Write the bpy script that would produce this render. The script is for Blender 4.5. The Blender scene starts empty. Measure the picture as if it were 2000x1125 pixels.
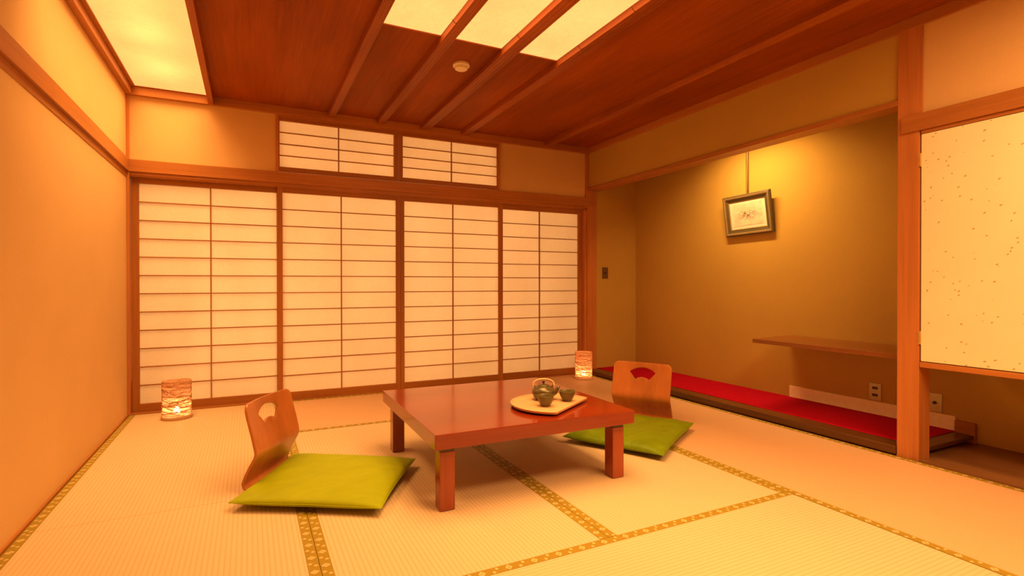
import bpy, bmesh, math, random
from mathutils import Vector, Matrix
from mathutils.geometry import delaunay_2d_cdt
random.seed(7)
S = bpy.context.scene
COL = S.collection
R = math.radians
sin, cos, pi = math.sin, math.cos, math.pi

# ------------------------------------------------------------ camera
cam_d = bpy.data.cameras.new('camera')
cam_d.sensor_width = 36.0
cam_d.lens = 1018.4 / 2000 * 36.0
cam_d.shift_x = 0.0109
cam_d.shift_y = -0.00114
cam_d.clip_start = 0.02
cam = bpy.data.objects.new('camera', cam_d)
COL.objects.link(cam)
yaw, pit, rol = R(25.765), R(-0.294), R(-0.073)
fw = Vector((sin(yaw)*cos(pit), cos(yaw)*cos(pit), sin(pit)))
rt = Vector((cos(yaw), -sin(yaw), 0))
up = rt.cross(fw)
r2 = rt*cos(rol) + up*sin(rol)
u2 = -rt*sin(rol) + up*cos(rol)
M = Matrix((r2, u2, -fw)).transposed().to_4x4()
M.translation = Vector((0.7523, -4.3769, 0.9085))
cam.matrix_world = M
S.camera = cam

# ------------------------------------------------------------ view, world
S.view_settings.view_transform = 'Standard'
S.view_settings.look = 'None'
S.view_settings.exposure = 0.0
S.view_settings.gamma = 1.0
wd = bpy.data.worlds.new('world'); S.world = wd; wd.use_nodes = True
bgn = wd.node_tree.nodes['Background']
bgn.inputs[0].default_value = (1.0, 0.45, 0.15, 1)
bgn.inputs[1].default_value = 0.02

# ------------------------------------------------------------ lamps of the place, plus added fill lamps
LIGHT_PANEL = (1.0, 0.40, 0.10)
PANEL_L = 2.35        # radiance of the paper ceiling panels
P_DOWN_L, P_DOWN_C, P_BACK, P_VER, P_ALC = 23, 12.5, 70, 180, 14
def area(name, loc, rot, sx, sy, power, color, spread=180):
    l = bpy.data.lights.new(name, 'AREA'); l.shape = 'RECTANGLE'
    l.size = sx; l.size_y = sy; l.energy = power; l.color = color; l.spread = R(spread)
    o = bpy.data.objects.new(name, l); COL.objects.link(o)
    o.location = loc; o.rotation_euler = rot
    return o
# added area lamps boost the panels' downward light; narrow spread hides them from camera
LAMPC = (1.0, 0.49, 0.135)
for i, (xa, xb, ya, yb, pw) in enumerate(((.045, .487, -1.80, -.02, P_DOWN_L), (1.378, 1.714, -3.58, -1.62, P_DOWN_C),
                                          (1.774, 2.088, -3.58, -1.62, P_DOWN_C), (2.166, 2.466, -3.58, -1.62, P_DOWN_C))):
    area('panel_boost_light', ((xa+xb)/2, (ya+yb)/2, 2.2875), (0, 0, 0), xb-xa-.02, yb-ya-.02, pw, LAMPC, 112)
# added fill light under the ceiling behind the camera, without a fixture
area('back_fill_light', (2.75, -4.12, 2.22), (0, 0, 0), 1.5, 0.6, P_BACK, (1.0, 0.49, 0.15))
# veranda lamps outside the paper screens
area('veranda_lamp', (1.9, 0.95, 1.2), (R(-90), 0, 0), 3.9, 2.2, P_VER, (1.0, 0.56, 0.22))
# tube lamp hidden behind the lintel of the alcove
area('alcove_lamp', (4.02, -1.52, 2.12), (0, R(-16), 0), 0.05, 0.55, P_ALC, (1.0, 0.55, 0.18), 138)

# ------------------------------------------------------------ mesh helpers
def box(bm, x0, x1, y0, y1, z0, z1):
    v = [bm.verts.new((x, y, z)) for x in (x0, x1) for y in (y0, y1) for z in (z0, z1)]
    for f in ((0,1,3,2), (4,6,7,5), (0,4,5,1), (2,3,7,6), (0,2,6,4), (1,5,7,3)):
        bm.faces.new([v[i] for i in f])
    return v
def prism(bm, pts, z0, z1):
    a = [bm.verts.new((p[0], p[1], z0)) for p in pts]
    b = [bm.verts.new((p[0], p[1], z1)) for p in pts]
    n = len(pts)
    bm.faces.new(a[::-1]); bm.faces.new(b)
    for i in range(n):
        bm.faces.new((a[i], a[(i+1) % n], b[(i+1) % n], b[i]))
def lathe(bm, prof, n=40, c=(0, 0, 0), sx=1.0, sy=1.0):
    rings = []
    for r, z in prof:
        if r < 1e-6:
            rings.append([bm.verts.new((c[0], c[1], c[2]+z))])
        else:
            rings.append([bm.verts.new((c[0]+r*sx*cos(2*pi*i/n), c[1]+r*sy*sin(2*pi*i/n), c[2]+z)) for i in range(n)])
    for a, b in zip(rings, rings[1:]):
        for i in range(n):
            j = (i+1) % n
            if len(a) == 1 and len(b) == 1: continue
            if len(a) == 1: bm.faces.new((a[0], b[j], b[i]))
            elif len(b) == 1: bm.faces.new((a[i], a[j], b[0]))
            else: bm.faces.new((a[i], a[j], b[j], b[i]))
def tube(bm, pts, r, n=8, closed=False, caps=True, flat=1.0):
    pts = [Vector(p) for p in pts]; m = len(pts)
    rr = r if isinstance(r, (list, tuple)) else [r]*m
    rings = []; prev = None
    for i, p in enumerate(pts):
        if closed: t = pts[(i+1) % m] - pts[i-1]
        else: t = pts[min(i+1, m-1)] - pts[max(i-1, 0)]
        t.normalize()
        if prev is None:
            a = Vector((0, 0, 1)) if abs(t.z) < .9 else Vector((1, 0, 0))
            x = t.cross(a).normalized()
        else:
            x = (prev - t*prev.dot(t)).normalized()
        prev = x; y = t.cross(x)
        rings.append([bm.verts.new(p + x*rr[i]*cos(2*pi*k/n) + y*rr[i]*flat*sin(2*pi*k/n)) for k in range(n)])
    rng = range(m) if closed else range(m-1)
    for i in rng:
        a, b = rings[i], rings[(i+1) % m]
        for k in range(n):
            bm.faces.new((a[k], a[(k+1) % n], b[(k+1) % n], b[k]))
    if caps and not closed:
        bm.faces.new(rings[0][::-1]); bm.faces.new(rings[-1])
def obj(name, bm, mat, parent=None, smooth=False, bevel=0.0, auto=None):
    bmesh.ops.recalc_face_normals(bm, faces=bm.faces)
    me = bpy.data.meshes.new(name); bm.to_mesh(me); bm.free()
    for m in (mat if isinstance(mat, (list, tuple)) else [mat]): me.materials.append(m)
    if smooth:
        for p in me.polygons: p.use_smooth = True
    if auto: me.set_sharp_from_angle(angle=R(auto))
    o = bpy.data.objects.new(name, me); COL.objects.link(o)
    if parent: o.parent = parent
    if bevel:
        b = o.modifiers.new('bevel', 'BEVEL'); b.width = bevel; b.segments = 2; b.limit_method = 'ANGLE'
    return o
def thing(name, label, cat, loc=(0, 0, 0), rz=0, group=None):
    o = bpy.data.objects.new(name, None); COL.objects.link(o)
    o.location = loc; o.rotation_euler = (0, 0, rz)
    o['label'] = label; o['category'] = cat
    if group: o['group'] = group
    return o
def tag(o, label, cat, group=None):
    o['label'] = label; o['category'] = cat
    if group: o['group'] = group
    return o
def struct(o, label=None, cat=None):
    o['kind'] = 'structure'
    if label: o['label'] = label
    if cat: o['category'] = cat
    return o
def copy_tree(src, parent=None, smap=None):
    c = src.copy(); COL.objects.link(c); c.parent = parent
    for ch in list(src.children): copy_tree(ch, c)
    return c
def bx(name, mat, *b, parent=None, bevel=0.0):
    bm = bmesh.new(); box(bm, *b)
    return obj(name, bm, mat, parent, bevel=bevel)

# ------------------------------------------------------------ materials
def nodes(name):
    m = bpy.data.materials.new(name); m.use_nodes = True
    nt = m.node_tree; nt.nodes.clear()
    out = nt.nodes.new('ShaderNodeOutputMaterial')
    bs = nt.nodes.new('ShaderNodeBsdfPrincipled')
    nt.links.new(bs.outputs[0], out.inputs[0])
    return m, nt, bs, out
def N(nt, t, **k):
    n = nt.nodes.new(t)
    for a, b in k.items(): setattr(n, a, b)
    return n
def coord(nt, scale=(1, 1, 1), rot=(0, 0, 0), kind='Object'):
    tc = N(nt, 'ShaderNodeTexCoord'); mp = N(nt, 'ShaderNodeMapping')
    mp.inputs['Scale'].default_value = scale; mp.inputs['Rotation'].default_value = rot
    nt.links.new(tc.outputs[kind], mp.inputs[0]); return mp.outputs[0]
def noise(nt, vec, sc, det=4, rough=.5, dist=0):
    n = N(nt, 'ShaderNodeTexNoise'); n.inputs['Scale'].default_value = sc
    n.inputs['Detail'].default_value = det; n.inputs['Roughness'].default_value = rough
    n.inputs['Distortion'].default_value = dist
    nt.links.new(vec, n.inputs['Vector']); return n.outputs['Fac']
def ramp(nt, fac, stops):
    r = N(nt, 'ShaderNodeValToRGB'); e = r.color_ramp.elements
    e[0].position, e[0].color = stops[0][0], (*stops[0][1], 1)
    e[1].position, e[1].color = stops[-1][0], (*stops[-1][1], 1)
    for p, c in stops[1:-1]:
        x = e.new(p); x.color = (*c, 1)
    nt.links.new(fac, r.inputs[0]); return r.outputs[0]
def mth(nt, op, a, b=None, c=None, clamp=False):
    n = N(nt, 'ShaderNodeMath', operation=op); n.use_clamp = clamp
    for i, v in enumerate((a, b, c)):
        if v is None: continue
        if isinstance(v, (int, float)): n.inputs[i].default_value = v
        else: nt.links.new(v, n.inputs[i])
    return n.outputs[0]
def mixc(nt, fac, a, b, mode='MIX'):
    n = N(nt, 'ShaderNodeMix', data_type='RGBA', blend_type=mode)
    if isinstance(fac, (int, float)): n.inputs[0].default_value = fac
    else: nt.links.new(fac, n.inputs[0])
    for i, v in ((6, a), (7, b)):
        if isinstance(v, tuple): n.inputs[i].default_value = (*v, 1)
        else: nt.links.new(v, n.inputs[i])
    return n.outputs[2]
def bump(nt, bs, h, strength, dist=.002):
    b = N(nt, 'ShaderNodeBump'); b.inputs['Strength'].default_value = strength
    b.inputs['Distance'].default_value = dist
    nt.links.new(h, b.inputs['Height']); nt.links.new(b.outputs[0], bs.inputs['Normal'])
def spec(bs, rough, sp=.5, coat=0):
    bs.inputs['Roughness'].default_value = rough
    bs.inputs['Specular IOR Level'].default_value = sp
    bs.inputs['Coat Weight'].default_value = coat
    bs.inputs['Coat Roughness'].default_value = .12

def plain(name, c, rough=.6, sp=.4, metal=0, coat=0):
    m, nt, bs, _ = nodes(name); v = coord(nt)
    f = noise(nt, v, 30, 3)
    col = ramp(nt, f, [(.3, tuple(x*.965 for x in c)), (.7, tuple(min(1, x*1.03) for x in c))])
    nt.links.new(col, bs.inputs[0]); spec(bs, rough, sp, coat); bs.inputs['Metallic'].default_value = metal
    return m
def wood(name, c0, c1, axis='x', rough=.45, fine=60, sp=.4, coat=0, blotch=.25, bstr=.15):
    m, nt, bs, _ = nodes(name)
    sc = {'x': (.035, 1, 1), 'y': (1, .035, 1), 'z': (1, 1, .035)}[axis]
    v = coord(nt, sc)
    g = noise(nt, v, fine, 5, .6, .3)
    g2 = noise(nt, v, fine*.2, 3, .5, .8)
    b = noise(nt, coord(nt, {'x': (.3, 1, 1), 'y': (1, .3, 1), 'z': (1, 1, .3)}[axis]), 3.0, 2)
    f = mth(nt, 'ADD', mth(nt, 'MULTIPLY', g, .55), mth(nt, 'MULTIPLY', g2, .45))
    col = ramp(nt, f, [(.35, c0), (.65, c1)])
    col = mixc(nt, blotch, col, ramp(nt, b, [(.35, tuple(x*.6 for x in c0)), (.65, tuple(min(1, x*1.15) for x in c1))]))
    nt.links.new(col, bs.inputs[0]); spec(bs, rough, sp, coat)
    bump(nt, bs, g, bstr, .001)
    return m
def plaster(name, c, scale=220, amt=.35, var=.06):
    m, nt, bs, _ = nodes(name); v = coord(nt)
    f = noise(nt, v, scale, 4, .7); g = noise(nt, v, 2.2, 3)
    fl = noise(nt, v, 900, 2)
    col = ramp(nt, mth(nt, 'ADD', mth(nt, 'MULTIPLY', f, .5), mth(nt, 'MULTIPLY', g, .5)),
               [(.3, tuple(x*(1-var) for x in c)), (.7, tuple(min(1, x*(1+var)) for x in c))])
    nt.links.new(col, bs.inputs[0]); spec(bs, .85, .2); bump(nt, bs, mth(nt, 'ADD', f, mth(nt, 'MULTIPLY', fl, .4)), amt, .002)
    return m

W_POST = wood('cedar_post', (.42, .155, .042), (.58, .235, .075), 'z', .42)
W_X = wood('cedar_rail_along_wall', (.36, .135, .032), (.50, .205, .055), 'x', .42)
W_Y = wood('cedar_rail_along_depth', (.36, .135, .032), (.50, .205, .055), 'y', .42)
W_FRAME_X = wood('screen_frame_wood_flat', (.31, .115, .02), (.43, .165, .035), 'x', .5)
W_FRAME_Z = wood('screen_frame_wood_upright', (.31, .115, .02), (.43, .165, .035), 'z', .5)
W_CEIL = wood('ceiling_board_wood', (.22, .048, .001), (.36, .088, .002), 'y', .55, fine=110, sp=.12, blotch=.35, bstr=.1)
W_BAT = wood('ceiling_batten_wood', (.27, .07, .010), (.42, .12, .02), 'y', .45, fine=70, sp=.25)
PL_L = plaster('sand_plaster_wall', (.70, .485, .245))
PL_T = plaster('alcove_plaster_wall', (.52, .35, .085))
RED = plain('red_felt', (.44, .002, .022), .95, .1)
LACQ = wood('dark_lacquered_board', (.060, .022, .005), (.15, .060, .014), 'y', .3, blotch=.3, sp=.5)
DFLOOR = wood('dark_floor_board', (.15, .065, .03), (.30, .145, .06), 'y', .3, fine=40, blotch=.4, sp=.5)
SHELF = wood('shelf_wood', (.22, .070, .016), (.31, .115, .03), 'y', .3, sp=.5)
BASEB = plain('pale_baseboard', (.95, .86, .74), .6)
TABLE = wood('red_brown_lacquer_table', (.17, .016, .004), (.25, .030, .008), 'x', .16, fine=45, sp=.5, coat=.45, blotch=.3, bstr=.02)
TABLE_Z = wood('red_brown_lacquer_leg', (.22, .035, .010), (.32, .060, .018), 'z', .25, fine=45, sp=.5, coat=.35, blotch=.2, bstr=.02)
BLACK = plain('blackened_metal', (.05, .045, .03), .35, .5)
PLY = wood('bent_plywood', (.34, .105, .026), (.50, .175, .05), 'z', .3, fine=30, sp=.5, coat=.3, blotch=.3, bstr=.03)
PALEWOOD = wood('pale_tray_wood', (.60, .34, .19), (.70, .43, .25), 'x', .5, fine=35, blotch=.2, bstr=.03)
POT = plain('dark_olive_stoneware', (.085, .065, .022), .27, .7)
CUPM = plain('olive_stoneware_cup', (.11, .088, .025), .33, .55)
RATTAN = plain('pale_rattan', (.62, .42, .22), .4)
KNOB = plain('black_knob', (.03, .015, .012), .15, .6)
PLATE = plain('brushed_metal_plate', (.52, .50, .36), .35, .5, .6)
DARKP = plain('dark_plastic', (.06, .035, .025), .4)
BROWNP = plain('brown_switch_plastic', (.13, .075, .045), .4)
WHITEP = plain('off_white_plastic', (.84, .78, .70), .45)
BRASS = plain('brass', (.75, .55, .25), .3, .5, .9)
GOLD = plain('antique_gold_moulding', (.42, .33, .16), .35, .5, .5)
DGREEN = plain('dark_frame_paint', (.10, .08, .035), .4)

def paper_mat():
    m, nt, bs, out = nodes('shoji_paper')
    v = coord(nt, (1, 1, 1)); f = noise(nt, v, 60, 5, .7); g = noise(nt, coord(nt, (1, 1, .3)), 4, 2)
    col = ramp(nt, mth(nt, 'ADD', mth(nt, 'MULTIPLY', f, .5), mth(nt, 'MULTIPLY', g, .5)), [(.35, (.80, .76, .70)), (.65, (.86, .83, .78))])
    nt.links.new(col, bs.inputs[0]); spec(bs, .8, .1)
    tr = N(nt, 'ShaderNodeBsdfTranslucent'); nt.links.new(col, tr.inputs[0])
    mx = N(nt, 'ShaderNodeMixShader'); mx.inputs[0].default_value = .35
    nt.links.new(bs.outputs[0], mx.inputs[1]); nt.links.new(tr.outputs[0], mx.inputs[2])
    nt.links.new(mx.outputs[0], out.inputs[0]); return m
PAPER = paper_mat()

def tatami_mat_m(name, c0, c1):
    # ridges run along the long side (local y), fine rush lines across
    m, nt, bs, _ = nodes(name)
    tc = N(nt, 'ShaderNodeTexCoord'); sp_ = N(nt, 'ShaderNodeSeparateXYZ'); nt.links.new(tc.outputs['Object'], sp_.inputs[0])
    x, y = sp_.outputs[0], sp_.outputs[1]
    wob = mth(nt, 'MULTIPLY', mth(nt, 'SUBTRACT', noise(nt, coord(nt, (1, .2, 1)), 20, 2), .5), .5)
    ph = mth(nt, 'ADD', mth(nt, 'MULTIPLY', x, 2*pi/.0166), wob)
    s = mth(nt, 'SINE', ph)
    ridge = mth(nt, 'POWER', mth(nt, 'ABSOLUTE', mth(nt, 'SINE', mth(nt, 'MULTIPLY', ph, .5))), .30)
    rush = noise(nt, coord(nt, (.06, 1, 1)), 420, 2, .6)
    stain = noise(nt, coord(nt), 2.0, 3)
    f = mth(nt, 'ADD', mth(nt, 'MULTIPLY', ridge, .62), mth(nt, 'ADD', mth(nt, 'MULTIPLY', rush, .22), mth(nt, 'MULTIPLY', stain, .16)))
    col = ramp(nt, f, [(.25, tuple(a*.84*b for a, b in zip(c0, (1, .94, .85)))), (.55, c0), (.85, c1)])
    nt.links.new(col, bs.inputs[0]); spec(bs, .6, .25)
    bump(nt, bs, mth(nt, 'ADD', ridge, mth(nt, 'MULTIPLY', rush, .4)), .45, .0012)
    return m
TAT_A = tatami_mat_m('rush_mat_golden', (.60, .46, .31), (.68, .545, .38))
TAT_B = tatami_mat_m('rush_mat_sheen_tawny', (.61, .39, .235), (.68, .455, .29))  # same rush; weave-direction sheen of some mats painted in as a tawny tone

def border_mat():
    m, nt, bs, _ = nodes('brocade_mat_border')
    tc = N(nt, 'ShaderNodeTexCoord'); s = N(nt, 'ShaderNodeSeparateXYZ'); nt.links.new(tc.outputs['UV'], s.inputs[0])
    u, v = s.outputs[0], s.outputs[1]         # u metres along, v metres across (0 - 0.035)
    P_ = .094
    fr = mth(nt, 'SUBTRACT', mth(nt, 'FRACT', mth(nt, 'DIVIDE', u, P_)), .5)
    du = mth(nt, 'ABSOLUTE', mth(nt, 'MULTIPLY', fr, P_))
    vc = mth(nt, 'SUBTRACT', v, .0175)
    av = mth(nt, 'ABSOLUTE', vc)
    dia = mth(nt, 'ADD', mth(nt, 'DIVIDE', du, .0125), mth(nt, 'DIVIDE', av, .0145))
    big = mth(nt, 'LESS_THAN', dia, 1)
    ring = mth(nt, 'MULTIPLY', mth(nt, 'LESS_THAN', dia, .45), mth(nt, 'GREATER_THAN', dia, .25))
    big = mth(nt, 'SUBTRACT', big, ring)
    du2 = mth(nt, 'SUBTRACT', P_/2, du)
    sgn = mth(nt, 'MULTIPLY', mth(nt, 'SIGN', fr), 1)
    # two small lozenges half way between, one each side
    l1 = mth(nt, 'ADD', mth(nt, 'DIVIDE', mth(nt, 'ABSOLUTE', mth(nt, 'SUBTRACT', du2, .0075)), .0062),
             mth(nt, 'DIVIDE', mth(nt, 'ABSOLUTE', mth(nt, 'SUBTRACT', vc, mth(nt, 'MULTIPLY', sgn, .0082))), .0080))
    small = mth(nt, 'LESS_THAN', l1, 1)
    f = mth(nt, 'MAXIMUM', big, small)
    w_ = noise(nt, coord(nt), 700, 2)
    base = ramp(nt, w_, [(.35, (.27, .195, .018)), (.65, (.36, .265, .03))])
    col = mixc(nt, f, base, (.66, .50, .26))
    nt.links.new(col, bs.inputs[0]); spec(bs, .6, .3); bump(nt, bs, w_, .3, .0006)
    return m
BORDER = border_mat()

def cloth(name, c0, c1, wr=0.3, sheen=.3):
    m, nt, bs, _ = nodes(name)
    a = noise(nt, coord(nt), 500, 2); b = noise(nt, coord(nt, (1, 2.2, 1), (0, 0, .5)), 7, 4, .55, .6)
    f = mth(nt, 'ADD', mth(nt, 'MULTIPLY', a, .3), mth(nt, 'MULTIPLY', b, .7))
    nt.links.new(ramp(nt, f, [(.35, c0), (.68, c1)]), bs.inputs[0]); spec(bs, .6, .2)
    bs.inputs['Sheen Weight'].default_value = sheen*.35; bs.inputs['Sheen Tint'].default_value = (.9, .9, .05, 1)
    bump(nt, bs, mth(nt, 'ADD', b, mth(nt, 'MULTIPLY', a, .04)), wr, .02)
    return m
CUSH_A = cloth('olive_green_cotton', (.28, .37, .001), (.34, .44, .002), .12)
CUSH_B = cloth('green_satin_cotton', (.12, .20, .001), (.18, .28, .003), .35, .45); CUSH_B.node_tree.nodes['Principled BSDF'].inputs['Roughness'].default_value = .42

def emis(name, c, strength, kind='left'):
    m, nt, bs, out = nodes(name)
    nt.nodes.remove(bs)
    e = N(nt, 'ShaderNodeEmission')
    v = coord(nt)
    fib = noise(nt, coord(nt, (1, 3.5, 1) if kind == 'left' else (1, 1, 1)), 26, 6, .75, 1.2)
    blot = noise(nt, v, 3, 2)
    val = ramp(nt, mth(nt, 'ADD', mth(nt, 'MULTIPLY', fib, .55), mth(nt, 'MULTIPLY', blot, .45)), [(.3, (.80,)*3), (.7, (1.06,)*3)])
    col = mixc(nt, 1.0, val, tuple(c), 'MULTIPLY')
    # warm tubes behind the paper make soft bright spots
    s = N(nt, 'ShaderNodeSeparateXYZ'); nt.links.new(v, s.inputs[0])
    glow = None
    spots = [(.25, -.42), (.25, -.98), (.25, -1.52)] if kind == 'left' else []
    for px, py in spots:
        dx = mth(nt, 'DIVIDE', mth(nt, 'SUBTRACT', s.outputs[0], px), .13)
        dy = mth(nt, 'DIVIDE', mth(nt, 'SUBTRACT', s.outputs[1], py), .22)
        g = mth(nt, 'EXPONENT', mth(nt, 'MULTIPLY', mth(nt, 'ADD', mth(nt, 'MULTIPLY', dx, dx), mth(nt, 'MULTIPLY', dy, dy)), -1.0))
        glow = g if glow is None else mth(nt, 'ADD', glow, g)
    if glow is not None:
        st = mth(nt, 'MULTIPLY', mth(nt, 'ADD', mth(nt, 'MULTIPLY', glow, .38), .84), strength)
        nt.links.new(st, e.inputs[1])
    else:
        e.inputs[1].default_value = strength
    nt.links.new(col, e.inputs[0]); nt.links.new(e.outputs[0], out.inputs[0]); return m
PANEL_A = emis('lit_wood_fibre_panel', (1.0, .335, .082), PANEL_L, 'left')
PANEL_B = emis('lit_fibre_paper_panel', (1.0, .325, .088), PANEL_L*.95, 'mid')

# ------------------------------------------------------------ main measures
W = 3.84       # plane of the alcove front
D = 4.47       # alcove back wall
MW = 0.955     # mat width
HN1, HN2 = 1.780, 1.694    # rail top / bottom
HC = 2.226     # lower edge of ceiling trim
ZC = 2.285     # ceiling boards
YB = -5.73     # wall behind the camera
TH = .10

# ------------------------------------------------------------ shell
fl = bx('floor', DFLOOR, -TH, 5.0, YB-.1, 1.2, -.16, -.05); struct(fl)
fl2 = bx('floor', TAT_A, 0, W, YB, -4*MW-.002, -.05, 0.0); struct(fl2)
fl3 = bx('floor', DFLOOR, W+.002, D, -3.97, -2.80, -.05, 0.002); struct(fl3)
struct(bx('wall_left', PL_L, -.012-TH, -.012, YB-.1, .02, -.05, 2.4))
wbm = bmesh.new()
box(wbm, -.012, .949, .018, .018+TH, HN1-.02, 2.3); box(wbm, 2.855, W+.012, .018, .018+TH, HN1-.02, 2.3)
struct(obj('wall_back', wbm, PL_L))
struct(bx('wall_front', PL_L, -.1, 5.0, YB-.1, YB, -.05, 2.4))
struct(bx('wall_back', PL_L, -.012, 5.0, 1.2, 1.28, -.05, 2.4))     # far side of the veranda
struct(bx('ceiling', PL_L, -.1, 5.0, .0, 1.28, 2.30, 2.40))
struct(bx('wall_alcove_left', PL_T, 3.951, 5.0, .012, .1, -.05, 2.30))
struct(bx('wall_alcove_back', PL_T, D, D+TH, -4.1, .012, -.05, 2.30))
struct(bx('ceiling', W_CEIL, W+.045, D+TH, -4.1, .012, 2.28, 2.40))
struct(bx('wall_right', PL_T, W+.016, W+.10, -2.80, .005, 1.875, 2.30))           # above the alcove lintel; darker alcove plaster puts its shade into the colour
struct(bx('wall_right', PL_L, W+.012, W+.08, -3.95, -2.905, HN1-.02, 2.30))       # above the cabinet
struct(bx('wall_right', PL_L, W+.012, D+TH, YB, -3.95, -.05, 2.30))
# ceiling boards with an opening for each light box
LX0, LX1, LY0 = .045, .487, -1.80
CX = [(1.378, 1.714), (1.774, 2.088), (2.166, 2.466)]
CY0, CY1 = -3.58, -1.617
cb = bmesh.new()
T0, T1 = ZC, ZC+.012
box(cb, LX1, 1.378, YB, .02, T0, T1)
box(cb, 2.466, W+.05, YB, .02, T0, T1)
box(cb, -.012, LX1, YB, LY0, T0, T1)
box(cb, 1.378, 2.466, CY1, .02, T0, T1)
box(cb, 1.378, 2.466, YB, CY0, T0, T1)
struct(obj('ceiling', cb, W_CEIL))
struct(bx('ceiling', PL_L, -.1, 5.0, YB-.1, .1, 2.40, 2.45))

# ceiling perimeter trim
struct(bx('trim_1', W_X, -.012, W+.02, -.012, .03, HC, ZC+.0, bevel=.002))
struct(bx('trim_2', W_Y, -.012, .022, YB, -.012, HC, ZC, bevel=.002))
struct(bx('trim_3', W_Y, W-.002, W+.05, YB, -.012, HC, ZC, bevel=.002))
# rebate between left trim and light box
struct(bx('trim_4', W_Y, .022, .045, LY0, -.012, ZC-.004, ZC+.012))
# ceiling battens running away from the camera
k = 5
for x0, x1 in ((.487, .522), (1.325, 1.378), (1.714, 1.774), (2.088, 2.166), (2.466, 2.536), (3.32, 3.40)):
    bb = bmesh.new()
    if x0 < 1:
        box(bb, x0, x1, YB, -.012, HC+.002, ZC+.001)
    else:
        box(bb, x0, x1, YB, -.012, ZC-.036, ZC+.001)
        for q in range(3):
            xx = x0+(x1-x0)*(q+.5)/3
            box(bb, xx-.0022, xx+.0022, YB, -.013, ZC-.038, ZC-.0355)
    o = obj('trim_%d' % k, bb, W_BAT, bevel=.0012); struct(o); k += 1
struct(bx('trim_11', W_X, .0, .487, LY0-.035, LY0, HC+.002, ZC+.01))

# long rails (nageshi)
def rail(name, mat, b, lo):
    bm = bmesh.new(); box(bm, *b); box(bm, *lo)
    return struct(obj(name, bm, mat, bevel=.002))
rail('trim_12', W_X, (0, 3.943, -.006, .03, HN2, HN1), (.0, 3.84, .006, .035, HN2-.022, HN2))
rail('trim_13', W_Y, (-.012, .006, YB, -.0062, HN2, HN1), (-.012, -.0085, YB, -.0062, HN2-.040, HN2))
rail('trim_14', W_Y, (W-.014, W+.014, -3.97, -2.826, HN2-.004, HN1-.004), (W, W+.02, -3.95, -2.91, HN2-.022, HN2-.004))
# posts
struct(bx('trim_15', W_POST, 3.8402, 3.951, .0, .10, -.02, 1.850, bevel=.003))
struct(bx('trim_16', W_POST, W+.0, W+.104, -2.904, -2.803, -.02, HC+.002, bevel=.003))
struct(bx('trim_17', W_POST, -.012, .006, -.003, .1, -.02, HC, bevel=.001))        # left back corner post
struct(bx('trim_18', W_POST, W-.018, W+.018, -.004, .02, HN1, HC, bevel=.001))  # right back corner post
struct(bx('trim_19', W_POST, W-.0, W+.012, -2.915, -2.904, HN1-.004, HC))
struct(bx('trim_20', W_Y, W-.0, W+.124, -2.803, .0, 1.850, 1.878, bevel=.002))   # alcove lintel
struct(bx('trim_21', W_X, .0, 3.84, .002, .12, -.05, .006))                      # sill under the screens
struct(bx('trim_22', W_X, .0, 3.84, .012, .12, HN2-.03, HN2-.002))               # head track of the screens
struct(bx('trim_28', LACQ, 4*MW+.0005, W+.004, -3.95, -.002, -.05, -.004))
struct(bx('baseboard_left', W_Y, -.012, -.002, YB, .0, -.03, .010))

# ------------------------------------------------------------ tatami mats
def mat_proto(surface):
    t = thing('tatami_mat', '', 'floor mat')
    hl, hw = MW-.0008, MW/2-.0008
    bm = bmesh.new(); box(bm, -hw, hw, -hl, hl, -.05, -.0005)
    obj('rush_surface', bm, surface, t, bevel=.0015)
    for s in (-1, 1):
        bm = bmesh.new(); uvl = bm.loops.layers.uv.new('uv')
        xa, xb = sorted((s*hw, s*(hw-.036)))
        box(bm, xa, xb, -hl, hl, -.02, .0006)
        for f in bm.faces:
            for l in f.loops:
                l[uvl].uv = (l.vert.co.y + (.013 if s > 0 else 0), l.vert.co.x - xa)
        obj('brocade_border', bm, BORDER, t)
    return t
PA, PB = mat_proto(TAT_A), mat_proto(TAT_B)
mats = [(PA, .5, -1, 0, 'golden rush mat in the back left corner under the left lantern'),
        (PB, 2, -.5, 90, 'tawny-sheened rush mat lying crosswise along the paper screens, behind the table'),
        (PA, 1.5, -2, 0, 'golden rush mat beneath the left half of the low table'),
        (PA, 2.5, -2, 0, 'golden rush mat beneath the right half of the low table'),
        (PB, 3.5, -1, 0, 'tawny-sheened rush mat in the back right corner under the right lantern'),
        (PB, 3.5, -3, 0, 'tawny-sheened rush mat along the square alcove post and dark floor boards'),
        (PA, .5, -3, 0, 'golden rush mat in the near left corner, in front of the left cushion'),
        (PA, 2, -3.5, 90, 'golden rush mat lying crosswise nearest the camera, in front of the table')]
used = set()
for p, mx_, my_, rz, lab in mats:
    o = p if id(p) not in used else copy_tree(p)
    used.add(id(p))
    o.location = (mx_*MW, my_*MW, 0); o.rotation_euler = (0, 0, R(rz))
    o['label'] = lab; o['category'] = 'floor mat'; o['group'] = 'tatami mats on the floor'

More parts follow.
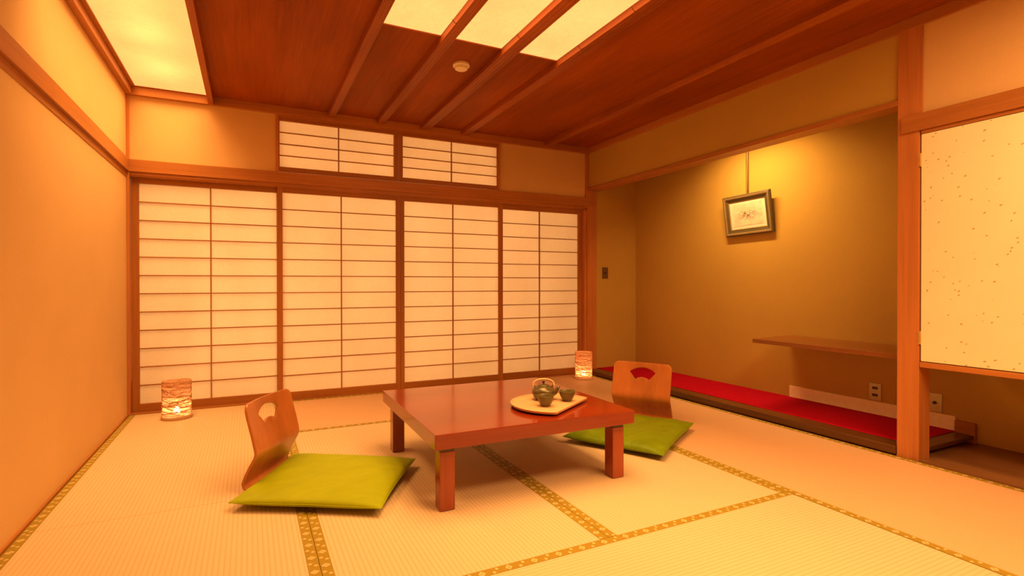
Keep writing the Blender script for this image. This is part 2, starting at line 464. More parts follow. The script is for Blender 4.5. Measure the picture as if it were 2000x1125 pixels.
# ------------------------------------------------------------ paper screens
def screen(name, x0, x1, z0, z1, px0, px1, pz0, pz1, xm, rows, yf, hpull=None):
    """frame from x0..x1,z0..z1; paper opening px0..px1, pz0..pz1; front face at yf"""
    d = .028
    fr = bmesh.new()
    box(fr, x0, px0, yf, yf+d, z0, z1); box(fr, px1, x1, yf, yf+d, z0, z1)
    root = obj(name, fr, W_FRAME_Z, bevel=.0015); root['kind'] = 'structure'
    b2 = bmesh.new(); box(b2, px0, px1, yf+.001, yf+d-.001, z0, pz0); box(b2, px0, px1, yf+.001, yf+d-.001, pz1, z1)
    obj('rail', b2, W_FRAME_X, root, bevel=.0015)
    g = bmesh.new(); t = .0042
    box(g, xm-t, xm+t, yf+.006, yf+.0195, pz0, pz1)
    obj('lattice_upright', g, W_FRAME_Z, root)
    g = bmesh.new(); st = (pz1-pz0)/rows
    for i in range(1, rows):
        z = pz0+st*i; box(g, px0, px1, yf+.008, yf+.019, z-.0036, z+.0036)
    obj('lattice_bars', g, W_FRAME_X, root)
    pp = bmesh.new(); box(pp, px0-.003, px1+.003, yf+.0196, yf+.0204, pz0-.003, pz1+.003)
    obj('paper_pane', pp, PAPER, root)
    if hpull:
        for hx in hpull:
            hb = bmesh.new(); box(hb, hx-.006, hx+.006, yf-.0006, yf+.004, .67, .72)
            obj('finger_pull', hb, W_X, root)
    return root
yb_, yf_ = .052, .020
screen('door_1', .008, .985, .006, 1.668, .052, .948, .062, 1.625, .496, 12, yb_)
screen('door_2', .951, 1.920, .006, 1.668, .988, 1.884, .062, 1.625, 1.432, 12, yf_, (1.908,))
screen('door_3', 1.922, 2.897, .006, 1.668, 1.955, 2.855, .062, 1.625, 2.402, 12, yf_, (1.934,))
screen('door_4', 2.863, 3.812, .006, 1.668, 2.900, 3.765, .062, 1.618, 3.316, 12, yb_)
screen('window_1', .962, 1.900, HN1+.004, 2.205, .968, 1.864, 1.822, 2.180, 1.411, 4, .006)
screen('window_2', 1.903, 2.842, HN1+.004, 2.205, 1.939, 2.834, 1.822, 2.178, 2.384, 4, .006)
struct(bx('trim_23', W_POST, .942, .962, .0, .06, HN1, HC))
struct(bx('trim_24', W_POST, 2.842, 2.862, .0, .06, HN1, HC))
struct(bx('trim_25', W_X, .962, 2.842, .002, .06, 2.205, HC))
struct(bx('trim_26', W_POST, 3.812, 3.84, .012, .10, .0, HN2))

# ------------------------------------------------------------ ceiling light boxes
def light_panel(x0, x1, y0, y1, mat, label, clips=()):
    t = thing('ceiling_light_panel', label, 'ceiling light', ((x0+x1)/2, (y0+y1)/2, ZC))
    bm = bmesh.new(); box(bm, x0, x1, y0, y1, ZC+.004, ZC+.010)
    o = obj('diffuser', bm, mat, t); o.matrix_parent_inverse = Matrix.Translation(-t.location)
    bm = bmesh.new()
    box(bm, x0, x1, y1-.006, y1, ZC-.002, ZC+.004); box(bm, x0, x1, y0, y0+.006, ZC-.002, ZC+.004)
    o = obj('edge_strip', bm, W_BAT, t); o.matrix_parent_inverse = Matrix.Translation(-t.location)
    for cx_, cy_ in clips:
        bm = bmesh.new()
        tube(bm, [(cx_+.006, cy_, ZC-.036), (cx_-.008, cy_, ZC-.036), (cx_-.022, cy_, ZC-.020)], .0016, 6)
        o = obj('retaining_clip', bm, BLACK, t); o.matrix_parent_inverse = Matrix.Translation(-t.location)
    return t
def base_box(name, loc_box): pass
light_panel(LX0, LX1, LY0, -.012, PANEL_A, 'glowing wood-fibre ceiling panel in the corner above the left wall')
light_panel(CX[0][0], CX[0][1], CY0, CY1, PANEL_B, 'leftmost of the three glowing paper panels in the middle of the ceiling', [(1.714, -1.86)])
light_panel(CX[1][0], CX[1][1], CY0, CY1, PANEL_B, 'middle of the three glowing paper panels in the middle of the ceiling', [(2.088, -1.86)])
light_panel(CX[2][0], CX[2][1], CY0, CY1, PANEL_B, 'rightmost of the three glowing paper panels in the middle of the ceiling', [(2.466, -1.89), (2.466, -2.35)])

# smoke detector
t = thing('smoke_detector', 'round off-white smoke detector on the wooden ceiling below the light panels', 'smoke detector', (1.952, -1.325, ZC))
bm = bmesh.new(); lathe(bm, [(0, 0), (.052, 0), (.053, -.004), (.053, -.013), (.049, -.017), (.041, -.018), (0, -.018)], 48)
obj('base', bm, WHITEP, t, True, auto=35)
bm = bmesh.new(); lathe(bm, [(.041, -.017), (.041, -.026), (.039, -.032), (.034, -.035), (0, -.036)], 48)
obj('sensor_cover', bm, WHITEP, t, True, auto=35)
bm = bmesh.new(); box(bm, .004, .014, .044, .050, -.0186, -.0168)
obj('test_window', bm, DARKP, t)

# ------------------------------------------------------------ alcove
PLT = .045
t = thing('alcove_platform', 'low dark lacquered platform board along the floor of the alcove', 'platform', (4.15, -1.44, 0))
def rel(o, t): o.matrix_parent_inverse = Matrix.Translation(-t.location); return o
bm = bmesh.new(); box(bm, W+.001, 3.955, -2.7985, -.005, .0, PLT)
box(bm, 3.95, D, -2.883, .010, .022, PLT)
rel(obj('front_rail', bm, LACQ, t, bevel=.004), t)
for yy in (-2.80, -2.0, -1.0, -.2):
    bm = bmesh.new(); box(bm, 4.0, D-.02, yy-.05, yy, .002, .024)
    rel(obj('bearer', bm, LACQ, t), t)
o = bx('felt_cloth', RED, 3.957, D-.001, -2.793, .009, PLT+.0002, PLT+.004, bevel=.001)
tag(o, 'bright red felt cloth covering the alcove platform', 'cloth')

struct(bx('baseboard_alcove', BASEB, D-.008, D+.001, -2.791, -1.753, PLT+.003, .133, bevel=.001))
o = bx('wall_block', W_Y, D-.022, D+.001, -2.890, -2.793, .001, .113, bevel=.003)
struct(o); o.name = 'trim_27'

# shelf
t = thing('wall_shelf', 'long red-brown wooden shelf fixed low on the alcove back wall', 'shelf', (4.22, -2.3, .505))
bm = bmesh.new()
prism(bm, [(3.985, -2.83), (D-.001, -2.83), (D-.001, -1.752), (3.985, -1.808)], .489, .517)
rel(obj('board', bm, SHELF, t, bevel=.002), t)
bm = bmesh.new(); box(bm, D-.02, D, -2.8, -1.80, .470, .489)
rel(obj('wall_cleat', bm, SHELF, t), t)

# cabinet right of the post
t = thing('wall_cabinet', 'built-in cabinet right of the square post with a cream speckled paper door', 'cabinet', (4.15, -3.43, .48))
y0c, y1c = -3.948, -2.906
bm = bmesh.new()
box(bm, W+.03, D-.002, y1c-.02, y1c, .48, 1.675)
box(bm, W+.03, D-.002, y0c, y0c+.02, .48, 1.675)
box(bm, D-.02, D-.002, y0c, y1c, .48, 1.675)
box(bm, W+.03, D-.002, y0c, y1c, 1.655, 1.675)
rel(obj('body', bm, W_POST, t), t)
bm = bmesh.new(); box(bm, W+.0, D-.002, y0c, y1c, .481, .508)
rel(obj('bottom_board', bm, W_Y, t, bevel=.002), t)
def fusuma():
    m, nt, bs, _ = nodes('speckled_cream_paper')
    v = coord(nt, (1, 1, 1))
    base = ramp(nt, noise(nt, v, 5, 3), [(.3, (.88, .87, .66)), (.7, (.92, .91, .70))])
    def flecks(scale, thr, colr, src, stretch, off):
        vo = N(nt, 'ShaderNodeTexVoronoi'); vo.inputs['Scale'].default_value = scale; vo.inputs['Randomness'].default_value = 1
        mp = N(nt, 'ShaderNodeMapping'); mp.inputs['Scale'].default_value = (1, 1, stretch)
        mp.inputs['Rotation'].default_value = (off*.3, 0, 0)
        mp.inputs['Location'].default_value = (off, off, 0)
        mq = N(nt, 'ShaderNodeMapping'); mq.inputs['Rotation'].default_value = (off, 0, 0)
        nt.links.new(v, mq.inputs[0]); nt.links.new(mq.outputs[0], mp.inputs[0])
        wv = noise(nt, v, 60, 2)
        nt.links.new(mp.outputs[0], vo.inputs['Vector'])
        cr = N(nt, 'ShaderNodeSeparateColor'); nt.links.new(vo.outputs['Color'], cr.inputs[0])
        size = mth(nt, 'MULTIPLY', mth(nt, 'POWER', cr.outputs[0], 3.0), mth(nt, 'MULTIPLY', mth(nt, 'ADD', wv, .5), thr))
        f = mth(nt, 'LESS_THAN', vo.outputs['Distance'], size)
        return mixc(nt, mth(nt, 'MULTIPLY', f, .8), src, colr)
    c = flecks(26, .16, (.42, .27, .10), base, 1.8, .5)
    c = flecks(34, .15, (.55, .40, .18), c, 2.2, -.6)
    c = flecks(17, .10, (.25, .17, .07), c, 2.0, 1.1)
    nt.links.new(c, bs.inputs[0]); spec(bs, .7, .2); return m
bm = bmesh.new(); box(bm, W+.004, W+.028, y0c+.004, y1c-.004, .512, 1.670)
dr = rel(obj('door', bm, fusuma(), t, bevel=.002), t); dr['label'] = 'cream paper door with brown flecks'
for zc in (1.54, .632):
    bm = bmesh.new()
    box(bm, W-.001, W+.006, -2.911, -2.897, zc-.034, zc+.034)
    for q in range(5): lathe(bm, [(0, 0), (.004, 0), (.004, .0118), (0, .0118)], 10, (W-.002, -2.9065, zc-.034+q*.0138))
    h = obj('hinge', bm, BRASS, dr)
    h.matrix_parent_inverse = Matrix.Translation(-t.location)
    h.matrix_parent_inverse = Matrix.Identity(4)

# sockets and switch
def plate(name, label, cat, yc, zc, w_, h_, holes, mat, rot=0):
    t = thing(name, label, cat, (D, yc, zc)); t.rotation_euler = (rot, 0, 0)
    bm = bmesh.new(); box(bm, -.006, 0, -w_/2, w_/2, -h_/2, h_/2)
    obj('cover_plate', bm, mat, t, bevel=.0015)
    for nm, sy, sz, hz in holes:
        bm = bmesh.new()
        if nm == 'socket': box(bm, -.009, -.004, -sy, sy, hz-sz, hz+sz)
        else:
            lathe(bm, [(0, 0), (sy, 0), (sy, sz), (0, sz)], 16)
            bmesh.ops.rotate(bm, verts=bm.verts, cent=(0, 0, 0), matrix=Matrix.Rotation(R(-90), 3, 'Y'))
            bmesh.ops.translate(bm, verts=bm.verts, vec=(-.005, 0, hz))
        obj(nm, bm, DARKP if nm != 'screw' else BRASS, t, bevel=.0008 if nm == 'socket' else 0)
    return t
plate('wall_outlet', 'metal outlet plate with two black sockets on the alcove wall below the shelf', 'electrical outlet', -2.357, .197, .074, .112,
      [('socket', .016, .0085, .024), ('socket', .016, .0085, -.022)], PLATE)
plate('antenna_outlet', 'metal antenna plate with a round jack, just right of the square post', 'antenna outlet', -2.690, .193, .072, .112,
      [('jack', .009, .010, 0), ('screw', .004, .003, .041), ('screw', .004, .003, -.041)], PLATE)
t = thing('wall_switch', 'small dark brown switch plate on the side wall of the alcove', 'light switch', (4.066, .012, 1.023))
bm = bmesh.new(); box(bm, -.036, .036, -.007, 0, -.058, .058); obj('cover_plate', bm, BROWNP, t, bevel=.003)
bm = bmesh.new(); box(bm, -.015, .015, -.010, -.006, -.011, .011); obj('rocker', bm, DARKP, t, bevel=.001)

# picture hanging off a rod, leaning forward and slightly crooked
def art_mat():
    m, nt, bs, _ = nodes('pale_wash_drawing')
    tc = N(nt, 'ShaderNodeTexCoord'); s = N(nt, 'ShaderNodeSeparateXYZ'); nt.links.new(tc.outputs['Object'], s.inputs[0])
    y, z = s.outputs[1], s.outputs[2]
    dy = mth(nt, 'DIVIDE', y, .085); dz = mth(nt, 'DIVIDE', mth(nt, 'ADD', z, .004), .035)
    m1 = mth(nt, 'EXPONENT', mth(nt, 'MULTIPLY', mth(nt, 'ADD', mth(nt, 'MULTIPLY', dy, dy), mth(nt, 'MULTIPLY', dz, dz)), -1.2))
    n1 = noise(nt, coord(nt), 55, 5, .7, 1.0)
    n2 = noise(nt, coord(nt, (1, 1, 2)), 14, 4, .6)
    ink = mth(nt, 'MULTIPLY', m1, mth(nt, 'MULTIPLY', mth(nt, 'SUBTRACT', n1, .44), 9.0), clamp=True)
    base = ramp(nt, n2, [(.35, (.70, .62, .50)), (.65, (.82, .78, .66))])
    c = mixc(nt, ink, base, (.10, .07, .045))
    n3 = noise(nt, coord(nt, (1, 1, 1), (.5, 0, 0)), 40, 3)
    c = mixc(nt, mth(nt, 'MULTIPLY', mth(nt, 'MULTIPLY', m1, .7), mth(nt, 'GREATER_THAN', n3, .64)), c, (.65, .22, .12))
    nt.links.new(c, bs.inputs[0]); spec(bs, .5, .4); return m
PW, PH = .448, .335
t = thing('framed_picture', 'ornate dark and gold framed small drawing hanging crooked on the alcove wall', 'picture', (D-.040, -1.409, 1.478))
t.rotation_euler = (R(-1.2), R(-7.5), 0)
def ring(bm, a, b, x0, x1, c, d, x2, x3):
    """moulding band: outer half sizes a,b  inner c,d ; depth outer x0(front)  inner x2(front), back x1"""
    o_ = [(-a, -b), (a, -b), (a, b), (-a, b)]; i_ = [(-c, -d), (c, -d), (c, d), (-c, d)]
    vo = [bm.verts.new((x0, p, q)) for p, q in o_]; vi = [bm.verts.new((x2, p, q)) for p, q in i_]
    bo = [bm.verts.new((x1, p, q)) for p, q in o_]; bi = [bm.verts.new((x3, p, q)) for p, q in i_]
    for i in range(4):
        j = (i+1) % 4
        bm.faces.new((vo[i], vo[j], vi[j], vi[i])); bm.faces.new((bo[i], bi[i], bi[j], bo[j]))
        bm.faces.new((vo[i], bo[i], bo[j], vo[j])); bm.faces.new((vi[i], vi[j], bi[j], bi[i]))
a, b = PW/2, PH/2
bm = bmesh.new(); ring(bm, a, b, -.012, .008, a-.010, b-.010, -.018, .008); obj('outer_moulding', bm, DGREEN, t, bevel=.001)
bm = bmesh.new(); ring(bm, a-.010, b-.010, -.018, .008, a-.026, b-.026, -.014, .008)
for sx_ in range(2):
    L_ = (2*a, 2*b)[sx_]; n_ = int(L_/.011)
    for q in range(n_):
        p_ = -L_/2+.012+(L_-.024)*(q+.5)/n_
        for sg in (-1, 1):
            c_ = (p_, sg*(b-.018)) if sx_ == 0 else (sg*(a-.018), p_)
            bmesh.ops.create_icosphere(bm, subdivisions=1, radius=.0044, matrix=Matrix.Translation((-.016, c_[0], c_[1])))
obj('beaded_moulding', bm, GOLD, t)
bm = bmesh.new(); ring(bm, a-.026, b-.026, -.014, .008, a-.050, b-.050, -.003, .008); obj('cove_moulding', bm, DGREEN, t)
bm = bmesh.new(); ring(bm, a-.050, b-.050, -.006, .008, a-.057, b-.057, -.002, .008); obj('gilt_slip', bm, GOLD, t)
bm = bmesh.new(); box(bm, .000, .004, -a+.056, a-.056, -b+.056, b-.056); obj('mount_board', bm, plain('cream_mount', (.86, .80, .70), .7), t)
bm = bmesh.new(); box(bm, -.0012, .0005, -a+.088, a-.092, -b+.080, b-.074); obj('drawing', bm, art_mat(), t)
bm = bmesh.new(); tube(bm, [(D-.012, -1.386, 1.625), (D-.012, -1.382, 2.279)], .0045, 10)
t2 = thing('picture_hanger', 'thin metal rod and cord from which the framed drawing hangs', 'picture hanger', (D-.012, -1.384, 1.625))
rel(obj('rod', bm, plain('dull_brass_rod', (.35, .28, .10), .4, .5, .5), t2, True), t2)
bm = bmesh.new()
pts = [(D-.016+.0008*sin(i*1.9), -1.374+.0008*cos(i*1.9), 1.64+.64*i/240) for i in range(241)]
tube(bm, pts, .0018, 5)
rel(obj('cord', bm, DARKP, t2), t2)

# ------------------------------------------------------------ low table
t = thing('low_table', 'square low table in glossy red-brown lacquer with four square legs', 'table', (1.893, -1.978, 0), R(-.95))
HT, TT = .320, .259
hx, hy = .484, .474
o = bx('tabletop', TABLE, -hx, hx, -hy, hy, TT, HT, parent=t, bevel=.0025)
for sx_, sy_ in ((-1, -1), (1, -1), (-1, 1), (1, 1)):
    x0, y0 = sx_*.452, sy_*.436; x1, y1 = x0-sx_*.063, y0-sy_*.063
    xa, xb = sorted((x0, x1)); ya, yb = sorted((y0, y1))
    lg = bx('leg', TABLE_Z, xa, xb, ya, yb, .0012, .238, parent=t, bevel=.002)
    bx('collar', BLACK, xa+.002, xb-.002, ya+.002, yb-.002, .238, TT, parent=lg)

# ------------------------------------------------------------ legless chairs
def chair_mesh(bm):
    # profile (u forward, z) of the bent sheet, rear corner at u = 0
    ctrl = [(.34, .012), (.10, .012), (.035, .013), (.010, .020), (-.002, .040), (.008, .068), (.028, .112), (.046, .150), (.052, .166),
            (.050, .182), (.038, .215), (.021, .270), (.005, .330), (-.006, .386)]
    # arc-length table
    dd = [0]
    for p, q in zip(ctrl, ctrl[1:]): dd.append(dd[-1]+math.hypot(q[0]-p[0], q[1]-p[1]))
    Ltot = dd[-1]
    def at(s):
        s = max(0, min(Ltot, s))
        for i in range(len(dd)-1):
            if s <= dd[i+1]+1e-9:
                f = (s-dd[i])/(dd[i+1]-dd[i]); break
        p, q = ctrl[i], ctrl[i+1]
        return p[0]+(q[0]-p[0])*f, p[1]+(q[1]-p[1])*f
    hw = .194; rc = .034
    out = []
    def arc(cx, cy, r, a0, a1, n=7):
        return [(cx+r*cos(a0+(a1-a0)*i/n), cy+r*sin(a0+(a1-a0)*i/n)) for i in range(n+1)]
    out += arc(-hw+rc, rc, rc, pi*1.5, pi, 6)[::1]
    out += [(-hw, s) for s in [x*.02 for x in range(3, int((Ltot-rc)/.02))]]
    out += arc(-hw+rc, Ltot-rc, rc, pi, pi/2)
    out += [(-hw+rc+.02*i, Ltot+.004*(1-((-hw+rc+.02*i)/(hw-rc))**2)) for i in range(1, 15)]
    out += arc(hw-rc, Ltot-rc, rc, pi/2, 0)
    out += [(hw, s) for s in [x*.02 for x in range(int((Ltot-rc)/.02)-1, 2, -1)]]
    out += arc(hw-rc, rc, rc, 0, -pi/2, 6)
    # fan shaped hand hole
    Ro, Ri, ha = .136, .072, R(40)
    cy = Ltot-.034-Ro
    hole = [(Ro*sin(ha*(i/8-1)), cy+Ro*cos(ha*(i/8-1))) for i in range(17)]
    hole += [(Ri*sin(ha*(1-i/6)), cy+Ri*cos(ha*(1-i/6))) for i in range(13)]
    def inside(p, poly):
        c = False; n = len(poly)
        for i in range(n):
            a, b = poly[i], poly[i-1]
            if (a[1] > p[1]) != (b[1] > p[1]) and p[0] < (b[0]-a[0])*(p[1]-a[1])/(b[1]-a[1])+a[0]: c = not c
        return c
    def near(p, poly, d):
        return any((p[0]-q[0])**2+(p[1]-q[1])**2 < d*d for q in poly)
    inner = []
    s = .012
    while s < Ltot-.008:
        for i in range(-11, 12):
            p = (i*.0168, s)
            if inside(p, out) and not inside(p, hole) and not near(p, out, .008) and not near(p, hole, .008): inner.append(p)
        s += .0125
    vs = [Vector(p) for p in out+hole+inner]
    no, nh = len(out), len(hole)
    ed = [(i, (i+1) % no) for i in range(no)]+[(no+i, no+(i+1) % nh) for i in range(nh)]
    v, e, f, *_ = delaunay_2d_cdt(vs, ed, [], 0, 1e-6)
    V3 = []
    for p in v:
        u, z = at(p[1])
        k_ = min(1, max(0, (p[1]-.40)/.20)); k_ = k_*k_*(3-2*k_)
        u += .024*k_*(p[0]/hw)**2 - .006*k_
        V3.append(bm.verts.new((u, p[0], z)))
    for t_ in f:
        c = (sum(v[i][0] for i in t_)/3, sum(v[i][1] for i in t_)/3)
        if inside(c, out) and not inside(c, hole):
            try: bm.faces.new([V3[i] for i in t_])
            except ValueError: pass
    loose = [x for x in bm.verts if not x.link_faces]
    bmesh.ops.delete(bm, geom=loose, context='VERTS')
def place_chair(mesh, label, mid, ang):
    # mid = bend line middle on plan, ang = facing
    t = mesh
    f_ = Vector((cos(ang), sin(ang), 0))
    t.location = Vector((mid[0], mid[1], 0)) - f_*.055
    t.rotation_euler = (0, 0, ang)
    tag(t, label, 'chair', 'legless floor chairs')
bm = bmesh.new(); chair_mesh(bm)
c1 = obj('legless_chair', bm, PLY, smooth=True)
so = c1.modifiers.new('thickness', 'SOLIDIFY'); so.thickness = .012; so.offset = 0
bv = c1.modifiers.new('edge', 'BEVEL'); bv.width = .002; bv.segments = 2; bv.limit_method = 'ANGLE'; bv.angle_limit = R(60)
c2 = c1.copy(); COL.objects.link(c2)
place_chair(c1, 'bentwood legless chair left of the table, seen side-on behind the plain cushion', (.870, -1.731), R(-31))
place_chair(c2, 'bentwood legless chair right of the table, red felt showing through its fan hole', (3.060, -1.697), R(210.7))

# ------------------------------------------------------------ cushions
def cushion(name, corners, ctr, mat, label, zt, zseam, wr, seed):
    t = thing(name, label, 'cushion', (ctr[0], ctr[1], 0), 0, 'green floor cushions')
    n = 44; bm = bmesh.new(); grid = {}
    A, B, C_, D_ = [Vector((p[0]-ctr[0], p[1]-ctr[1], p[2])) for p in corners]
    rnd = random.Random(seed)
    folds = [(rnd.gauss(0, .3) if wr > .002 else rnd.uniform(0, pi), rnd.uniform(9, 24), rnd.uniform(0, 6), rnd.uniform(.3, 1)) for _ in range(7)]
    def edgepos(a, b):
        # a,b in [-1,1]; sides bow inwards a touch between pointed corners
        p = ((A*(1-a)*(1-b)) + (B*(1+a)*(1-b)) + (C_*(1+a)*(1+b)) + (D_*(1-a)*(1+b)))/4
        c0 = (A+B+C_+D_)/4
        k_ = 1 - .035*((1-b*b)*abs(a)**6 + (1-a*a)*abs(b)**6)
        q = c0 + (p-c0)*k_
        cz = (max(abs(a), abs(b)))**6
        q.z = zseam*(1-cz) + p.z*cz*(1) if cz > .0 else zseam
        # corners keep their own height, edge middles the seam height
        w_ = (abs(a)*abs(b))**4
        q.z = zseam*(1-w_) + p.z*w_
        return q
    for side in (1, -1):
        for i in range(n+1):
            for j in range(n+1):
                a = sin(pi*(i/n-.5)); b = sin(pi*(j/n-.5))
                q = edgepos(a, b)
                border = i in (0, n) or j in (0, n)
                if side == -1 and border:
                    grid[(-1, i, j)] = grid[(1, i, j)]; continue
                h = ((1-abs(a)**4)*(1-abs(b)**4))**.42
                if side == 1:
                    w2 = 0
                    for th, fr, ph, am in folds:
                        w2 += am*sin(fr*(a*cos(th)+b*sin(th))+ph+1.2*sin(2*b+ph))*(.5+.5*sin(2.3*b+3*a+ph*2))
                    edge = 1-((1-abs(a)**2)*(1-abs(b)**2))
                    q.z += zt*h + wr*w2*h*(.45+edge)*.5
                else:
                    q.z = q.z*(1-min(1, h*1.8)) + .021*min(1, h*1.8)
                grid[(side, i, j)] = bm.verts.new(q)
    for side in (1, -1):
        for i in range(n):
            for j in range(n):
                bm.faces.new([grid[(side, x, y)] for x, y in ((i, j), (i+1, j), (i+1, j+1), (i, j+1))])
    obj('cushion_cover', bm, mat, t, True)
    bm = bmesh.new(); pts = []
    for a_, b_ in [(x, -1) for x in range(-24, 24)]: pts.append(edgepos(a_/24, -1))
    for b_ in range(-24, 24): pts.append(edgepos(1, b_/24))
    for a_ in range(24, -24, -1): pts.append(edgepos(a_/24, 1))
    for b_ in range(24, -24, -1): pts.append(edgepos(-1, b_/24))
    tube(bm, pts, .0026, 6, closed=True)
    obj('seam_piping', bm, mat, t, True)
    return t
cushion('floor_cushion', [(.677, -2.040, .040), (1.211, -2.350, .036), (1.494, -1.858, .040), (.955, -1.512, .040)], (1.083, -1.945),
        CUSH_A, 'plain olive green cushion on the left legless chair', .036, .036, .0016, 3)
cushion('floor_cushion', [(2.648, -2.350, .034), (3.222, -1.995, .048), (2.940, -1.530, .046), (2.364, -1.855, .040)], (2.79, -1.93),
        CUSH_B, 'creased shiny green cushion on the right legless chair, partly behind the table leg', .042, .038, .0085, 11)

# ------------------------------------------------------------ tray and tea set
tz = HT+.0005
t = thing('tray', 'pale wooden half-moon tray on the low table', 'tray', (2.07, -2.225, tz))
cr = .206; nrm = math.atan2(-.84, .54); dch = .1025
def moon(r, dc, n=60):
    ha = math.acos(dc/cr if r == cr else min(.999, dc/r))
    return [(r*cos(nrm+ha+(2*pi-2*ha)*i/n), r*sin(nrm+ha+(2*pi-2*ha)*i/n)) for i in range(n+1)]
bm = bmesh.new()
outl, inl = moon(cr, dch), moon(cr-.007, dch-.007)
z0, z1, z2 = .010, .0158, .0195
lo = [bm.verts.new((x*.985, y*.985, z0)) for x, y in outl]; ou = [bm.verts.new((x, y, z2)) for x, y in outl]
ins = [bm.verts.new((x, y, z2)) for x, y in inl]; inb = [bm.verts.new((x*.99, y*.99, z1)) for x, y in inl]
m_ = len(outl)
for i in range(m_):
    j = (i+1) % m_
    bm.faces.new((lo[i], lo[j], ou[j], ou[i])); bm.faces.new((ou[i], ou[j], ins[j], ins[i])); bm.faces.new((ins[i], ins[j], inb[j], inb[i]))
bm.faces.new(inb); bm.faces.new(lo[::-1])
obj('tray_board', bm, PALEWOOD, t)
for k_ in (-1, 1):
    bm = bmesh.new(); dx, dy = cos(nrm+pi/2), sin(nrm+pi/2)
    ox, oy = k_*dx*.09, k_*dy*.09
    e1 = Vector((cos(nrm), sin(nrm), 0))
    p = [Vector((ox, oy, 0))+e1*a_+Vector((dx, dy, 0))*b_ for a_, b_ in ((-.12, -.006), (.05, -.006), (.05, .006), (-.12, .006))]
    prism(bm, [(q.x, q.y) for q in p], 0, .0105)
    obj('foot', bm, PALEWOOD, t)
TZ = tz+.016
def cup(x, y, label):
    bm = bmesh.new()
    lathe(bm, [(0, .001), (.0165, .001), (.017, 0), (.0185, .0005), (.0195, .004), (.0265, .014), (.0325, .027), (.0362, .041), (.0378, .050),
               (.0370, .0512), (.0358, .0500), (.0335, .038), (.029, .025), (.021, .011), (.010, .006), (0, .0055)], 48)
    o = obj('tea_cup', bm, CUPM, smooth=True); o.location = (x, y, TZ); o.scale = (1.06, 1.06, 1.0)
    tag(o, label, 'cup', 'stoneware tea cups')
cup(2.002, -2.268, 'dark olive tea cup on the tray, in front of the teapot')
cup(2.152, -2.222, 'dark olive tea cup on the tray, to the right of the teapot')
def teapot():
    t = thing('teapot', 'dark olive teapot with pale rattan overhead handle on the tray', 'teapot', (2.063, -2.146, TZ), 0)
    t.rotation_euler = (0, 0, R(-22)); t.scale = (1.10, 1.10, 1.02)
    bm = bmesh.new()
    lathe(bm, [(0, .001), (.030, .001), (.031, 0), (.034, .002), (.045, .014), (.0515, .030), (.0525, .040), (.0500, .050), (.042, .060),
               (.030, .0665), (.0265, .0680), (.0255, .0670)], 56)
    obj('body', bm, POT, t, True)
    bm = bmesh.new(); lathe(bm, [(0, .0655), (.0262, .0670), (.0270, .0690), (.022, .0725), (.010, .0760), (0, .0768)], 40)
    lid = obj('lid', bm, POT, t, True)
    bm = bmesh.new(); lathe(bm, [(.0025, .0755), (.0025, .080), (.0060, .083), (.0072, .0875), (.0055, .092), (0, .0935)], 24)
    obj('knob', bm, KNOB, lid, True)
    bm = bmesh.new()
    tube(bm, [(.040, 0, .028), (.052, 0, .036), (.060, 0, .047), (.066, 0, .057), (.073, 0, .0635)], [.014, .012, .0088, .0068, .0052], 16)
    obj('spout', bm, POT, t, True)
    for s_ in (-1, 1):
        bm = bmesh.new()
        pts = [(s_*.040+.006*cos(a_)*s_*0, .006*cos(a_), .066+.007*sin(a_)) for a_ in [pi*2*i/14 for i in range(14)]]
        pts = [(s_*(.040)+.004*sin(a_)*s_, .0065*cos(a_), .0665+.0075*sin(a_)) for a_ in [pi*2*i/14 for i in range(14)]]
        tube(bm, pts, .0024, 7, closed=True)
        obj('lug', bm, POT, t, True)
    bm = bmesh.new()
    pts = []
    for i in range(25):
        a_ = pi*i/24
        pts.append((-.046*cos(a_)*(1+.05*sin(a_)), 0, .070+.030*sin(a_)**.8))
    tube(bm, pts, .0042, 10, flat=1.2)
    hd = obj('handle', bm, RATTAN, t, True)
    for s_ in (-1, 1):
        bm = bmesh.new()
        for q in range(5):
            z_ = .067+q*.0022
            tube(bm, [(s_*.046+.0055*cos(2*pi*i/10), .0055*sin(2*pi*i/10), z_) for i in range(10)], .0012, 5, closed=True)
        obj('binding', bm, RATTAN, hd)
teapot()

# ------------------------------------------------------------ lanterns
def shade_mat():
    m, nt, bs, out = nodes('thin_lantern_paper')
    f = noise(nt, coord(nt), 90, 4, .7)
    col = ramp(nt, f, [(.35, (.72, .42, .26)), (.65, (.90, .66, .46))])
    nt.links.new(col, bs.inputs[0]); spec(bs, .8, .1)
    tr = N(nt, 'ShaderNodeBsdfTranslucent'); nt.links.new(col, tr.inputs[0])
    tp = N(nt, 'ShaderNodeBsdfTransparent')
    mx = N(nt, 'ShaderNodeMixShader'); mx.inputs[0].default_value = .55
    nt.links.new(bs.outputs[0], mx.inputs[1]); nt.links.new(tr.outputs[0], mx.inputs[2])
    mx2 = N(nt, 'ShaderNodeMixShader')
    nt.links.new(mth(nt, 'MULTIPLY', mth(nt, 'GREATER_THAN', f, .52), .55), mx2.inputs[0])
    nt.links.new(mx.outputs[0], mx2.inputs[1]); nt.links.new(tp.outputs[0], mx2.inputs[2])
    nt.links.new(mx2.outputs[0], out.inputs[0]); return m
SHADE = shade_mat()
STRING = plain('twisted_paper_string', (.52, .30, .15), .7)
STRING_B = plain('pale_twisted_paper_string', (.80, .52, .33), .7)
def flame_mat():
    m, nt, bs, out = nodes('small_lamp_glow'); nt.nodes.remove(bs)
    e = N(nt, 'ShaderNodeEmission'); e.inputs[0].default_value = (1, .62, .25, 1); e.inputs[1].default_value = 40
    nt.links.new(e.outputs[0], out.inputs[0]); return m
FLAME = flame_mat()
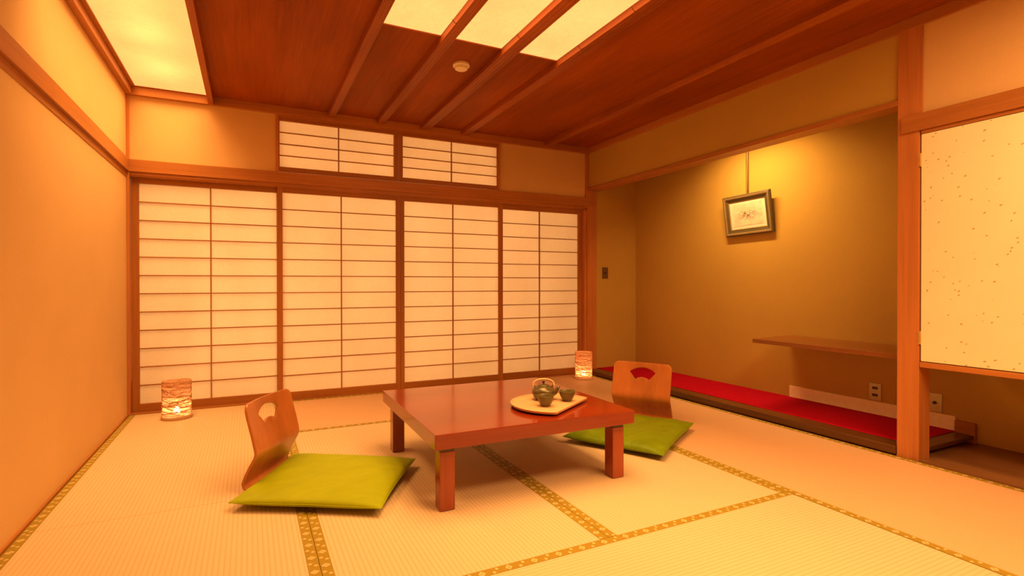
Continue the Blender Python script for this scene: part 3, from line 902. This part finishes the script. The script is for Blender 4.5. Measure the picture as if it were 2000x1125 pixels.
def lantern(loc, rz, sx, sy, label, strmat, seed, loops):
    rnd = random.Random(seed)
    t = thing('table_lantern', label, 'lantern', loc, rz, 'string-wound candle lanterns'); t.name = 'floor_lantern'
    H = .255; r = .080
    bm = bmesh.new(); lathe(bm, [(r-.003, .016), (r-.003, H-.006)], 48, sx=sx, sy=sy)
    obj('paper_shade', bm, SHADE, t, True)
    bm = bmesh.new(); lathe(bm, [(0, 0), (r+.006, 0), (r+.007, .004), (r+.007, .014), (r+.003, .019), (r-.004, .019), (r-.004, .006), (0, .006)], 48, sx=sx, sy=sy)
    obj('base', bm, strmat, t, True, auto=40)
    bm = bmesh.new()
    for q in range(loops):
        zc = .022 + (H-.024)*(q+rnd.uniform(-.3, .3))/loops
        tl = rnd.uniform(-.040, .040); ph = rnd.uniform(0, 2*pi)
        rr_ = r+rnd.uniform(-.001, .0022)
        pts = []
        for i in range(26):
            a_ = 2*pi*i/26
            z = zc+tl*sin(a_+ph)*.9+.002*sin(5*a_+ph)
            z = max(.018, min(H-.001, z))
            pts.append((rr_*sx*cos(a_), rr_*sy*sin(a_), z))
        tube(bm, pts, rnd.choice((.0009, .0012, .0016)), 4, closed=True)
    for q in range(20):      # strings crossing over the top opening
        a0 = rnd.uniform(0, 2*pi); a1 = a0+pi+rnd.uniform(-1.1, 1.1)
        pts = []
        for i in range(9):
            f = i/8; x = (cos(a0)*(1-f)+cos(a1)*f)*r*sx; y = (sin(a0)*(1-f)+sin(a1)*f)*r*sy
            pts.append((x, y, H-.002+.003*sin(pi*f)-.004*rnd.random()))
        tube(bm, pts, .0012, 4)
    obj('wound_string', bm, strmat, t)
    bm = bmesh.new(); lathe(bm, [(0, .006), (.019, .006), (.019, .030), (.017, .032), (0, .030)], 20)
    cn = obj('candle_cup', bm, WHITEP, t, True, auto=40)
    bm = bmesh.new(); lathe(bm, [(0, .031), (.013, .034), (.021, .046), (.019, .060), (.009, .074), (0, .080)], 20)
    obj('flame', bm, FLAME, cn, True)
    l = bpy.data.lights.new('candle_light', 'POINT'); l.energy = 1.1; l.color = (1, .42, .16); l.shadow_soft_size = .012
    lo_ = bpy.data.objects.new('candle_light', l); COL.objects.link(lo_); lo_.location = Vector(loc)+Vector((0, 0, .088))
    return t
lantern((.306, -.222, .0008), R(20), 1.08, .98, 'string-wound lantern glowing by the left wall, in front of the leftmost screen', STRING, 5, 92)
lantern((3.650, -.205, .0008), 0, 1.0, 1.0, 'string-wound lantern glowing in the back right corner beside the alcove', STRING_B, 9, 110)
